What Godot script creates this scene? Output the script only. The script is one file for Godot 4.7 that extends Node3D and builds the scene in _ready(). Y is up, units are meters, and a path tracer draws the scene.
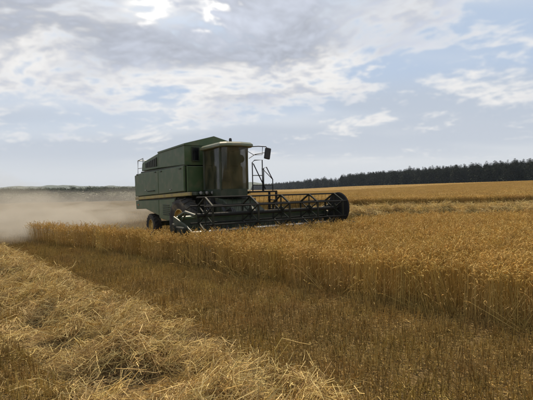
extends Node3D
# Combine harvester at the edge of a strip of standing wheat. Metres, y up; the camera looks along -z.

const CAM_H := 1.95
var rng := RandomNumberGenerator.new()
var n_big := FastNoiseLite.new()
var n_mid := FastNoiseLite.new()
var n_fine := FastNoiseLite.new()
var M := {}

# ------------------------------------------------------------------ small helpers
func smooth(a: float, b: float, x: float) -> float:
	var t := clampf((x - a) / (b - a), 0.0, 1.0)
	return t * t * (3.0 - 2.0 * t)

func noise(seed_: int, freq: float, oct: int) -> FastNoiseLite:
	var n := FastNoiseLite.new()
	n.noise_type = FastNoiseLite.TYPE_SIMPLEX_SMOOTH
	n.seed = seed_
	n.frequency = freq
	n.fractal_type = FastNoiseLite.FRACTAL_FBM
	n.fractal_octaves = oct
	return n

func tag(o: Node, label: String, category := "", group := "", kind := "") -> void:
	if label: o.set_meta("label", label)
	if category: o.set_meta("category", category)
	if group: o.set_meta("group", group)
	if kind: o.set_meta("kind", kind)

# a mesh under construction: a plain list of triangles with one colour each
class Tris:
	var v := PackedVector3Array()
	var c := PackedColorArray()
	var col := Color(1, 1, 1)
	func tri(a: Vector3, b: Vector3, d: Vector3) -> void:
		v.append(a); v.append(b); v.append(d)
		c.append(col); c.append(col); c.append(col)
	func quad(a: Vector3, b: Vector3, d: Vector3, e: Vector3) -> void:
		tri(a, b, d); tri(a, d, e)
	func mesh(colored := false) -> ArrayMesh:
		var arr := []
		arr.resize(Mesh.ARRAY_MAX)
		arr[Mesh.ARRAY_VERTEX] = v
		if colored: arr[Mesh.ARRAY_COLOR] = c
		var m := ArrayMesh.new()
		m.add_surface_from_arrays(Mesh.PRIMITIVE_TRIANGLES, arr)
		return m
	# box with chamfered edges, turned by basis
	func box(at: Vector3, size: Vector3, bevel := 0.012, b := Basis()) -> void:
		var h := size / 2.0
		var k := minf(bevel, minf(h.x, minf(h.y, h.z)) * 0.45)
		var P := func(sx, sy, sz, ax):
			var q := Vector3(sx * h.x, sy * h.y, sz * h.z)
			if ax != 0: q.x -= sx * k
			if ax != 1: q.y -= sy * k
			if ax != 2: q.z -= sz * k
			return at + b * q
		for s in [-1, 1]:
			quad(P.call(s, -1, -1, 0), P.call(s, -1, 1, 0), P.call(s, 1, 1, 0), P.call(s, 1, -1, 0))
			quad(P.call(-1, s, -1, 1), P.call(1, s, -1, 1), P.call(1, s, 1, 1), P.call(-1, s, 1, 1))
			quad(P.call(-1, -1, s, 2), P.call(-1, 1, s, 2), P.call(1, 1, s, 2), P.call(1, -1, s, 2))
			for t in [-1, 1]:
				quad(P.call(s, t, -1, 0), P.call(s, t, 1, 0), P.call(s, t, 1, 1), P.call(s, t, -1, 1))
				quad(P.call(s, -1, t, 0), P.call(s, 1, t, 0), P.call(s, 1, t, 2), P.call(s, -1, t, 2))
				quad(P.call(-1, s, t, 1), P.call(1, s, t, 1), P.call(1, s, t, 2), P.call(-1, s, t, 2))
				for r in [-1, 1]:
					tri(P.call(s, t, r, 0), P.call(s, t, r, 1), P.call(s, t, r, 2))
	# tube along points
	func tube(pts: Array, r0: float, r1 := -1.0, sides := 7) -> void:
		if r1 < 0.0: r1 = r0
		var rings := []
		for i in pts.size():
			var d: Vector3 = (pts[mini(i + 1, pts.size() - 1)] - pts[maxi(i - 1, 0)]).normalized()
			var u := d.cross(Vector3.UP if absf(d.y) < 0.9 else Vector3.RIGHT).normalized()
			var w := u.cross(d)
			var r := lerpf(r0, r1, float(i) / maxf(1.0, pts.size() - 1.0))
			var ring := []
			for k in sides:
				var an := TAU * k / sides
				ring.append(pts[i] + (u * cos(an) + w * sin(an)) * r)
			rings.append(ring)
		for i in rings.size() - 1:
			for k in sides:
				var k2 := (k + 1) % sides
				quad(rings[i][k], rings[i][k2], rings[i + 1][k2], rings[i + 1][k])
		for k in range(1, sides - 1):
			tri(rings[0][0], rings[0][k + 1], rings[0][k])
			tri(rings[-1][0], rings[-1][k], rings[-1][k + 1])
	# profile of (radius, height) turned about an axis
	func lathe(at: Vector3, axis: Vector3, prof: Array, segs := 28) -> void:
		var u := axis.cross(Vector3.UP if absf(axis.y) < 0.9 else Vector3.RIGHT).normalized()
		var w := u.cross(axis)
		for i in prof.size() - 1:
			for k in segs:
				var a0 := TAU * k / segs
				var a1 := TAU * (k + 1) / segs
				var d0 := u * cos(a0) + w * sin(a0)
				var d1 := u * cos(a1) + w * sin(a1)
				var p: Vector2 = prof[i]
				var q: Vector2 = prof[i + 1]
				quad(at + d0 * p.x + axis * p.y, at + d0 * q.x + axis * q.y, at + d1 * q.x + axis * q.y, at + d1 * p.x + axis * p.y)
	# polygon in (x, y) extruded from z0 to z1 with a chamfered rim
	func slab(poly: PackedVector2Array, z0: float, z1: float, bevel := 0.012) -> void:
		var inner := poly
		var sets: Array = Geometry2D.offset_polygon(poly, -bevel, Geometry2D.JOIN_MITER)
		if sets.size() == 1 and sets[0].size() == poly.size():
			inner = sets[0]
			var best := 0
			for k in inner.size():
				if inner[k].distance_to(poly[0]) < inner[best].distance_to(poly[0]): best = k
			var turned := PackedVector2Array()
			var same := Geometry2D.is_polygon_clockwise(inner) == Geometry2D.is_polygon_clockwise(poly)
			for k in inner.size():
				turned.append(inner[(best + (k if same else -k) + inner.size()) % inner.size()])
			inner = turned
		else:
			bevel = 0.0
		var idx := Geometry2D.triangulate_polygon(inner)
		for i in range(0, idx.size(), 3):
			var a := inner[idx[i]]; var b := inner[idx[i + 1]]; var d := inner[idx[i + 2]]
			tri(Vector3(a.x, a.y, z1), Vector3(b.x, b.y, z1), Vector3(d.x, d.y, z1))
			tri(Vector3(a.x, a.y, z0), Vector3(d.x, d.y, z0), Vector3(b.x, b.y, z0))
		var n := poly.size()
		for i in n:
			var j := (i + 1) % n
			quad(Vector3(poly[i].x, poly[i].y, z0 + bevel), Vector3(poly[j].x, poly[j].y, z0 + bevel), Vector3(poly[j].x, poly[j].y, z1 - bevel), Vector3(poly[i].x, poly[i].y, z1 - bevel))
			if bevel > 0.0:
				quad(Vector3(inner[i].x, inner[i].y, z1), Vector3(inner[j].x, inner[j].y, z1), Vector3(poly[j].x, poly[j].y, z1 - bevel), Vector3(poly[i].x, poly[i].y, z1 - bevel))
				quad(Vector3(inner[i].x, inner[i].y, z0), Vector3(inner[j].x, inner[j].y, z0), Vector3(poly[j].x, poly[j].y, z0 + bevel), Vector3(poly[i].x, poly[i].y, z0 + bevel))

func put(t: Tris, called: String, m: Material, parent: Node, colored := false) -> MeshInstance3D:
	var o := MeshInstance3D.new()
	o.name = called
	o.mesh = t.mesh(colored)
	o.material_override = m
	parent.add_child(o, true)
	return o

func node(called: String, parent: Node = self, at := Vector3.ZERO) -> Node3D:
	var o := Node3D.new()
	o.name = called
	o.position = at
	parent.add_child(o, true)
	return o

func poly_sy(a: Array) -> PackedVector2Array:   # (distance behind the reel, height) -> machine (x, y)
	var p := PackedVector2Array()
	for q in a: p.append(Vector2(-q[0], q[1]))
	return p

func noise_tex(n: FastNoiseLite, colors: Array, size := 512) -> ImageTexture:
	var im := n.get_seamless_image(size, size)
	var out := Image.create(size, size, false, Image.FORMAT_RGB8)
	for y in size:
		for x in size:
			var g := im.get_pixel(x, y).r * (colors.size() - 1)
			var k := mini(int(g), colors.size() - 2)
			out.set_pixel(x, y, colors[k].lerp(colors[k + 1], g - k))
	return ImageTexture.create_from_image(out)

func srgb(r: float, g: float, b: float) -> Color:
	return Color(r, g, b).linear_to_srgb()

func surface(c: Color, rough := 0.6, metal := 0.0) -> StandardMaterial3D:
	var m := StandardMaterial3D.new()
	m.albedo_color = c
	m.roughness = rough
	m.metallic = metal
	return m

func plant_mat(back: float, rough := 0.7) -> StandardMaterial3D:
	var m := StandardMaterial3D.new()
	m.vertex_color_use_as_albedo = true
	m.roughness = rough
	m.metallic_specular = 0.25
	m.cull_mode = BaseMaterial3D.CULL_DISABLED
	if back > 0.0:
		m.backlight_enabled = true
		m.backlight = Color(back, back * 0.82, back * 0.5)
	return m

# ------------------------------------------------------------------ the sky
var SUN_DIR := Vector3.ZERO
func sky_color(d: Vector3) -> Color:
	var el := rad_to_deg(asin(clampf(d.y, -1.0, 1.0)))
	var az := rad_to_deg(atan2(d.x, -d.z))
	var e := maxf(d.y, 0.0)
	var near_sun := exp(-pow(d.angle_to(SUN_DIR) / 0.34, 2.0))
	var wide_sun := exp(-pow(d.angle_to(SUN_DIR) / 0.80, 2.0))
	var c := Color(0.64, 0.67, 0.70).lerp(Color(0.445, 0.54, 0.685), smooth(0.03, 0.24, e)).lerp(Color(0.26, 0.38, 0.62), smooth(0.35, 0.95, e))
	var q := Vector2(d.x, d.z) / (e + 0.19)
	var warp := Vector2(n_mid.get_noise_2d(q.x * 22.0, q.y * 22.0), n_mid.get_noise_2d(q.x * 22.0 + 77.0, q.y * 22.0 + 31.0)) * 0.16
	var p := q + warp
	# low veils, drawn out along the horizon
	var w1 := n_mid.get_noise_2d(q.x * 12.0 + 40.0, q.y * 30.0)
	var w2 := n_big.get_noise_2d(q.x * 10.0 - 70.0, q.y * 26.0 + 9.0)
	var veil := smooth(-0.30, 0.40, w1 * 0.8 + w2 * 0.7) * smooth(0.5, 5.0, el) * (1.0 - smooth(20.0, 34.0, el))
	c = c.lerp(Color(0.76, 0.76, 0.76), veil * 0.55)
	var low := smooth(-0.10, 0.40, n_big.get_noise_2d(q.x * 12.0 + 300.0, q.y * 26.0 - 33.0) + 0.24 - 0.03 * absf(el - 7.0) - 0.10 * smooth(0.0, 25.0, az))
	c = c.lerp(Color(0.47, 0.525, 0.61), low * 0.8 * smooth(1.0, 4.5, el) * (1.0 - smooth(10.0, 14.0, el)))
	# the deck of cloud: its edge climbs to the right of the sun and comes down again behind
	var edge := 8.6 + 11.5 * smooth(5.0, 31.0, az) - 9.0 * smooth(75.0, 150.0, az) - 3.0 * (1.0 - smooth(-180.0, -120.0, az))
	var f1 := n_big.get_noise_2d(p.x * 78.0 + 20.0, p.y * 84.0)
	var f2 := n_fine.get_noise_2d(p.x * 100.0 + 11.0, p.y * 120.0)
	var f3 := n_fine.get_noise_2d(p.x * 260.0 - 30.0, p.y * 300.0)
	var lump := f1 * 0.9 + f2 * 0.55 + f3 * 0.32
	var dens := clampf((el - edge) / 7.0, -3.0, 0.62) + lump * 0.95
	var heap := 0.62 * exp(-pow((az - 27.0) / 8.0, 2.0) - pow((el - 10.0) / 2.2, 2.0)) + 0.5 * exp(-pow((az - 12.0) / 9.0, 2.0) - pow((el - 8.0) / 1.0, 2.0))
	dens = maxf(dens, lump * 0.9 + heap - 0.30 - 0.25 * smooth(20.0, 60.0, absf(az - 20.0)))
	var gap := exp(-pow((az + 14.0 + lump * 3.0) / 3.0, 2.0) - pow((el - 22.8 + f2 * 4.0 + f3 * 2.0) / 2.6, 2.0)) + exp(-pow((az + 5.8 + f2 * 4.0) / 2.8, 2.0) - pow((el - 21.2 + lump * 3.0 + f3 * 2.0) / 2.2, 2.0))
	var a := smooth(-0.15, 0.62, dens)
	var g1 := n_big.get_noise_2d(p.x * 40.0 - 9.0, p.y * 50.0 + 60.0)
	var thick := smooth(0.10, 1.0, dens + g1 * 0.6 + 0.50 * smooth(12.6, 17.0, el + g1 * 3.0) * (1.0 - smooth(-2.0, 24.0, az)) - 0.12 - 0.95 * gap)
	var lit := Color(0.76, 0.76, 0.765).lerp(Color(0.90, 0.87, 0.83), wide_sun * 0.9)
	lit = lit + Color(1.0, 0.97, 0.9) * near_sun * (0.35 + gap)
	var shade := 1.0 + g1 * 0.28 + f2 * 0.22 + f3 * 0.16
	var dark := Color(0.40, 0.445, 0.54).lerp(Color(0.47, 0.50, 0.575), wide_sun) * shade
	var cloud := lit.lerp(dark, thick * 0.94)
	c = c + Color(0.5, 0.47, 0.43) * near_sun * (1.0 - a)
	c = c.lerp(cloud, a)
	c = c.lerp(Color(0.63, 0.66, 0.695), 1.0 - smooth(0.0, 6.5, el))
	return c

func dir_of(az: float, el: float) -> Vector3:
	return Vector3(sin(az) * cos(el), sin(el), -cos(az) * cos(el))

func sky_rows(w: int, h: int, x0: int, x1: int, y0: int, y1: int) -> Image:
	var data := PackedFloat32Array()
	data.resize((x1 - x0) * (y1 - y0) * 3)
	var k := 0
	for y in range(y0, y1):
		var el := (0.5 - (y + 0.5) / h) * PI
		for x in range(x0, x1):
			var c := sky_color(dir_of((x + 0.5) / w * TAU, el))
			data[k] = c.r; data[k + 1] = c.g; data[k + 2] = c.b
			k += 3
	return Image.create_from_data(x1 - x0, y1 - y0, false, Image.FORMAT_RGBF, data.to_byte_array())

func make_sky() -> Sky:
	var w := 3072
	var h := 1536
	var im := sky_rows(768, 384, 0, 768, 0, 384)
	im.resize(w, h, Image.INTERPOLATE_CUBIC)
	var half := 330
	var top := int(h * (0.5 - 30.0 / 180.0))
	var part := sky_rows(w, h, 0, half, top, h / 2 + 6)
	im.blit_rect(part, Rect2i(0, 0, part.get_width(), part.get_height()), Vector2i(0, top))
	part = sky_rows(w, h, w - half, w, top, h / 2 + 6)
	im.blit_rect(part, Rect2i(0, 0, part.get_width(), part.get_height()), Vector2i(w - half, top))
	var pm := PanoramaSkyMaterial.new()
	pm.panorama = ImageTexture.create_from_image(im)
	var s := Sky.new()
	s.sky_material = pm
	return s

# ------------------------------------------------------------------ the lie of the land (x, depth in front of the camera)
func land(x: float, z: float) -> float:
	var rise := 2.1 * smooth(10.0, 100.0, x) * smooth(35.0, 140.0, z)
	var fade := 1.0 - smooth(40.0, 90.0, Vector2(x, z).length())
	return rise + n_big.get_noise_2d(x * 7.0, z * 7.0) * 0.05 * fade

const EDGE_P := Vector2(3.36, 5.74)      # a point of the near edge of the wheat, on the ground
const EDGE_D := Vector2(-0.7, 0.714)     # and where that edge runs
func off_edge(p: Vector2) -> float:      # metres from the edge of the wheat towards the camera's left
	var d := p - EDGE_P
	return -(d.x * EDGE_D.y - d.y * EDGE_D.x)
func along_edge(p: Vector2) -> float:
	return (p - EDGE_P).dot(EDGE_D)
func at_edge(t: float, off: float) -> Vector2:
	return EDGE_P + EDGE_D * t + Vector2(-EDGE_D.y, EDGE_D.x) * off

var STRIP := PackedVector2Array([Vector2(9.3, -0.3), Vector2(3.36, 5.74), Vector2(-2.13, 11.25), Vector2(-3.95, 13.1), Vector2(-7.2, 16.0), Vector2(-9.7, 18.3), Vector2(-9.4, 18.8), Vector2(-6.6, 16.4), Vector2(-4.0, 14.2), Vector2(-2.4, 13.25),
	Vector2(-2.1, 12.6), Vector2(2.75, 16.05), Vector2(3.3, 17.2), Vector2(5.7, 19.3), Vector2(11.0, 19.0), Vector2(20.0, 20.2), Vector2(34.0, 23.0), Vector2(34.0, -0.3)])
func in_view(x: float, z: float, margin := 1.5) -> bool:
	return z > 0.6 and absf(x) < 0.60 * z + margin

# ------------------------------------------------------------------ plants
func ribbon_stalk(t: Tris, pts: Array, r: float) -> void:   # three-sided, tapering little
	t.tube(pts, r, r * 0.75, 3)

func spindle(t: Tris, base: Vector3, tip: Vector3, r: float) -> void:
	var d := (tip - base).normalized()
	var u := d.cross(Vector3(0.3, 0.2, 0.9)).normalized()
	var w := u.cross(d)
	var a := base.lerp(tip, 0.25)
	var b := base.lerp(tip, 0.7)
	for k in 4:
		var a0 := TAU * k / 4.0
		var a1 := TAU * (k + 1) / 4.0
		var d0 := u * cos(a0) + w * sin(a0)
		var d1 := u * cos(a1) + w * sin(a1)
		t.tri(base, a + d0 * r, a + d1 * r)
		t.quad(a + d0 * r, b + d0 * r * 0.85, b + d1 * r * 0.85, a + d1 * r)
		t.tri(b + d0 * r * 0.85, tip, b + d1 * r * 0.85)

const STEM := Color(0.45, 0.312, 0.098)
const EAR := Color(0.48, 0.312, 0.088)
const LEAF := Color(0.38, 0.25, 0.085)
func tint(c: Color, v: float) -> Color:
	var k := 1.0 + rng.randf_range(-v, v)
	var g := rng.randf_range(-0.05, 0.05)
	return Color(c.r * k, c.g * k * (1.0 + g), c.b * k * (1.0 + g * 2.0))

func wheat_patch(size: float, count: int, fine: bool) -> ArrayMesh:
	var t := Tris.new()
	for i in count:
		var p := Vector3(rng.randf_range(-size, size) / 2.0, -0.02, rng.randf_range(-size, size) / 2.0)
		var an := rng.randf() * TAU
		var lean := Vector3(cos(an), 0, sin(an)) * absf(rng.randfn(0.0, 0.08))
		var h := clampf(rng.randfn(0.70, 0.065), 0.42, 0.86)
		var top := p + lean + Vector3(0, h, 0)
		t.col = tint(STEM * 0.88, 0.4)
		if fine:
			ribbon_stalk(t, [p, p + lean * 0.35 + Vector3(0, h * 0.55, 0), top], 0.0026)
		else:
			t.tube([p, top], 0.005, 0.004, 3)
		var nod := Vector3(cos(an + 0.5), rng.randf_range(-0.5, 1.2), sin(an + 0.5)).normalized()
		t.col = tint(EAR, 0.25)
		if fine:
			var mid := top + (nod + Vector3(0, 1.2, 0)).normalized() * 0.035
			var tip := mid + nod * rng.randf_range(0.055, 0.08)
			spindle(t, top - Vector3(0, 0.01, 0), mid, 0.0065)
			spindle(t, mid, tip, 0.0065)
			for k in 5:
				var s := mid.lerp(tip, rng.randf_range(-0.5, 0.9))
				var w := nod * 0.075 + Vector3(rng.randfn(), rng.randfn(), rng.randfn()) * 0.02
				t.tri(s, s + w, s + Vector3(0.0016, 0, 0.0012))
		else:
			spindle(t, top, top + nod * 0.1, 0.012)
		if fine and rng.randf() < 0.75:
			t.col = tint(LEAF, 0.3)
			var y := h * rng.randf_range(0.15, 0.75)
			var b := p + lean * (y / h) + Vector3(0, y, 0)
			var la := rng.randf() * TAU
			var o := Vector3(cos(la), 0, sin(la))
			var sd := Vector3(-o.z, 0, o.x) * 0.0045
			var m1 := b + o * 0.05 + Vector3(0, rng.randf_range(0.0, 0.06), 0)
			var m2 := m1 + o * 0.06 + Vector3(0, rng.randf_range(-0.12, -0.02), 0)
			t.quad(b - sd, b + sd, m1 + sd, m1 - sd)
			t.tri(m1 - sd, m1 + sd, m2)
	return t.mesh(true)

func stubble_patch(size: float, rows: int, per_row: int, r: float, hmid: float) -> ArrayMesh:
	var t := Tris.new()
	for row in rows:
		var rx := (row + 0.5) / rows * size - size / 2.0
		for i in per_row:
			var p := Vector3(rx + rng.randfn(0.0, 0.014), -0.01, rng.randf_range(-size, size) / 2.0)
			var h := clampf(rng.randfn(hmid, hmid * 0.22), hmid * 0.35, hmid * 1.7)
			var lean := Vector3(rng.randfn(), 0, rng.randfn()) * 0.16 * h
			t.col = tint(STEM * 0.64, 0.55)
			t.tube([p, p + lean + Vector3(0, h, 0)], r, r * 0.9, 3)
			if rng.randf() < 0.35:
				t.col = tint(LEAF, 0.3)
				var b := p + lean * 0.6 + Vector3(0, h * 0.6, 0)
				var o := Vector3(rng.randfn(), rng.randfn() * 0.3, rng.randfn()) * 0.035
				t.tri(b, b + Vector3(0, 0.008, 0), b + o)
	# chaff and broken straw lying between the rows
	for i in int(rows * per_row * 1.1):
		var p := Vector3(rng.randf_range(-size, size) / 2.0, rng.randf_range(0.004, 0.05), rng.randf_range(-size, size) / 2.0)
		var an := rng.randf() * TAU
		var l := rng.randf_range(0.02, 0.09)
		t.col = tint(STEM * 0.8, 0.4)
		t.tube([p, p + Vector3(cos(an) * l, rng.randfn() * 0.012, sin(an) * l)], r * 0.8, r * 0.8, 3)
	return t.mesh(true)

func straw_clump(size: float, count: int, r: float, tall: float) -> ArrayMesh:
	var t := Tris.new()
	var main := rng.randf() * TAU
	for i in count:
		var p := Vector3(rng.randfn(), 0, rng.randfn()) * size * 0.3
		p.y = rng.randf_range(0.0, tall)
		var an := main + rng.randfn(0.0, 0.9)
		var l := rng.randf_range(0.10, 0.55) * size / 0.5
		var d := Vector3(cos(an), rng.randfn(0.0, 0.22), sin(an)).normalized() * l
		var sag := Vector3(rng.randfn(), rng.randfn() - 0.4, rng.randfn()) * l * 0.13
		t.col = tint(Color(0.62, 0.475, 0.195), 0.3) if rng.randf() < 0.68 else tint(Color(0.30, 0.20, 0.08), 0.4)
		t.tube([p - d / 2.0, p - d * 0.1 - sag, p + d / 2.0], r, r * 0.8, 3)
	return t.mesh(true)

func scatter(called: String, parent: Node, mesh: Mesh, mat: Material, xs: Array, cols: Array) -> MultiMeshInstance3D:
	var mm := MultiMesh.new()
	mm.transform_format = MultiMesh.TRANSFORM_3D
	mm.use_colors = true
	mm.mesh = mesh
	mm.instance_count = xs.size()
	for i in xs.size():
		mm.set_instance_transform(i, xs[i])
		mm.set_instance_color(i, cols[i])
	var o := MultiMeshInstance3D.new()
	o.name = called
	o.multimesh = mm
	o.material_override = mat
	parent.add_child(o, true)
	return o

# several mesh variants of one mass, spread by turns
func mass(called: String, piece: String, meshes: Array, mat: Material, xs: Array, cols: Array, label: String, category: String) -> Node3D:
	var root := node(called)
	tag(root, label, category, "", "stuff")
	for k in meshes.size():
		var a := []
		var b := []
		for i in range(k, xs.size(), meshes.size()):
			a.append(xs[i]); b.append(cols[i])
		if a.size():
			var o := scatter(piece, root, meshes[k], mat, a, b)
			o.set_meta("kind", "stuff")
	return root

func vary(v: float) -> Color:
	var k := 1.0 + rng.randf_range(-v, v)
	return Color(k, k * (1.0 + rng.randf_range(-0.04, 0.04)), k * (1.0 + rng.randf_range(-0.08, 0.08)))

func plant_wheat() -> void:
	var near := []
	for k in 4: near.append(wheat_patch(0.42, 60, true))
	var xs := []
	var cols := []
	var step := 0.36
	for i in 110:
		for j in 70:
			var x := -11.0 + i * step + rng.randf_range(-0.1, 0.1)
			var z := -0.3 + j * step + rng.randf_range(-0.1, 0.1)
			if not in_view(x, z, 1.2): continue
			var wob := n_mid.get_noise_2d(x * 40.0, z * 40.0) * 0.16
			var pt := Vector2(x, z) + Vector2(0.714, 0.7) * (wob - 0.16)
			if not Geometry2D.is_point_in_polygon(pt, STRIP): continue
			var k := 1.0 + n_mid.get_noise_2d(x * 22.0 + 5.0, z * 22.0) * 0.16 + n_big.get_noise_2d(x * 9.0, z * 9.0) * 0.10
			var lodge := 0.22 if rng.randf() < 0.09 else 0.05
			var b := Basis.from_euler(Vector3(rng.randfn() * lodge, rng.randf() * TAU, rng.randfn() * lodge)).scaled(Vector3(1, k, 1))
			xs.append(Transform3D(b, Vector3(x, land(x, z), -z)))
			cols.append(vary(0.13))
	# stems that have come down along the cut edge
	var fallen := wheat_patch(0.10, 2, true)
	var fx := []
	var fc := []
	for i in 90:
		var p := at_edge(rng.randf_range(-5.0, 17.0), rng.randf_range(-0.35, 0.12))
		var b := Basis(Vector3.UP, rng.randf() * TAU) * Basis(Vector3.RIGHT, rng.randf_range(0.5, 1.35))
		fx.append(Transform3D(b, Vector3(p.x, land(p.x, p.y) + 0.02, -p.y)))
		fc.append(vary(0.15) * 1.1)
	var standing := mass("standing_wheat", "wheat", near, M.wheat, xs, cols, "standing ripe golden wheat in the strip before the combine", "wheat")
	scatter("fallen_stems", standing, fallen, M.wheat, fx, fc).set_meta("kind", "stuff")
	print("near wheat patches ", xs.size())
	var far := []
	for k in 3: far.append(wheat_patch(1.3, 330, false))
	xs = []
	cols = []
	for i in 110:
		for j in 100:
			var x := -30.0 + i * 1.15 + rng.randf_range(-0.3, 0.3)
			var z := 41.0 + j * 1.15 + rng.randf_range(-0.3, 0.3)
			if z < 42.5 + 1.2 * n_big.get_noise_2d(x * 6.0, 3.0) - 0.03 * x: continue
			if x < -4.0 - (z - 42.0) * 0.1 or not in_view(x, z, 3.0): continue
			var k := 1.12 + n_big.get_noise_2d(x * 5.0, z * 5.0) * 0.14
			xs.append(Transform3D(Basis(Vector3.UP, rng.randf() * TAU).scaled(Vector3(1.1, k, 1.1)), Vector3(x, land(x, z), -z)))
			cols.append(vary(0.14))
			if z < 46.5:
				for extra in 2:
					xs.append(Transform3D(Basis(Vector3.UP, rng.randf() * TAU).scaled(Vector3(1.0, k, 1.0)), Vector3(x + rng.randf_range(-0.5, 0.5), land(x, z), -z - rng.randf_range(0.0, 0.5))))
					cols.append(vary(0.14))
	for i in 46:
		for j in 72:
			var x := -28.0 + i * 4.2 + rng.randf_range(-0.8, 0.8)
			var z := 150.0 + j * 4.2 + rng.randf_range(-0.8, 0.8)
			if not in_view(x, z, 5.0) or x > 168.0 - (z - 205.0) * 0.267 - 4.0 or x < -4.0 - (z - 42.0) * 0.1: continue
			xs.append(Transform3D(Basis(Vector3.UP, rng.randf() * TAU).scaled(Vector3(3.8, 1.1, 3.8)), Vector3(x, land(x, z), -z)))
			cols.append(vary(0.14))
	mass("uncut_wheat", "wheat", far, M.wheat, xs, cols, "far field of uncut golden wheat below the dark pine forest", "wheat")
	print("far wheat patches ", xs.size())

func plant_stubble() -> void:
	var near := []
	for k in 4: near.append(stubble_patch(0.5, 4, 36, 0.0030, 0.135))
	var turn := Basis(Vector3.UP, atan2(EDGE_D.x, -EDGE_D.y))
	var xs := []
	var cols := []
	for i in 60:
		for j in 60:
			var t := -7.0 + i * 0.48
			var off := -0.3 + j * 0.48
			var p := at_edge(t + rng.randf_range(-0.1, 0.1), off + rng.randf_range(-0.02, 0.02))
			if not in_view(p.x, p.y, 1.0) or p.y > 21.0: continue
			var k := 1.0 + n_mid.get_noise_2d(p.x * 30.0, p.y * 30.0) * 0.35
			if absf(off - (4.1 - 0.08 * t)) < 0.85 and t < 20.0: continue
			var wheel := minf(absf(off - 5.6), absf(off - 8.4))
			if wheel < 0.3: k *= 0.6
			var b := turn.rotated(Vector3.UP, PI if rng.randf() < 0.5 else 0.0).scaled(Vector3(1, k, 1))
			xs.append(Transform3D(b, Vector3(p.x, land(p.x, p.y), -p.y)))
			cols.append(vary(0.16))
	mass("wheat_stubble", "stubble", near, M.straw, xs, cols, "short brown stubble in rows between straw windrow and standing wheat", "stubble")
	print("stubble patches ", xs.size())
	var far := []
	for k in 3: far.append(stubble_patch(1.6, 12, 34, 0.006, 0.15))
	xs = []
	cols = []
	for i in 90:
		for j in 62:
			var x := -66.0 + i * 1.5 + rng.randf_range(-0.2, 0.2)
			var z := 14.0 + j * 1.5 + rng.randf_range(-0.2, 0.2)
			if not in_view(x, z, 2.0): continue
			var p := Vector2(x, z)
			if Geometry2D.is_point_in_polygon(p, STRIP): continue
			if off_edge(p) > -0.8 and z < 20.5: continue
			if z > 43.0 and x > -6.0 - (z - 42.0) * 0.1: continue
			xs.append(Transform3D(turn, Vector3(x, land(x, z), -z)))
			cols.append(vary(0.14))
	mass("distant_stubble", "stubble", far, M.straw, xs, cols, "pale cut stubble in the dust behind the combine", "stubble")
	print("far stubble patches ", xs.size())

# hollows in the near windrow: (along, across, radius)
var PITS := [Vector3(11.78, -0.41, 0.34), Vector3(11.95, -0.8, 0.26), Vector3(10.47, -0.62, 0.3), Vector3(9.99, 0.57, 0.26), Vector3(8.79, 0.32, 0.24), Vector3(8.95, 0.57, 0.26), Vector3(7.74, 0.46, 0.2), Vector3(7.32, 0.01, 0.24), Vector3(6.98, -0.01, 0.2), Vector3(8.77, -0.38, 0.26), Vector3(13.95, 0.32, 0.35), Vector3(9.3, 1.02, 0.22), Vector3(6.72, -0.37, 0.2), Vector3(14.46, -0.81, 0.4), Vector3(7.75, -0.62, 0.2), Vector3(7.2, 0.41, 0.17), Vector3(6.34, -0.47, 0.16)]

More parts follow.
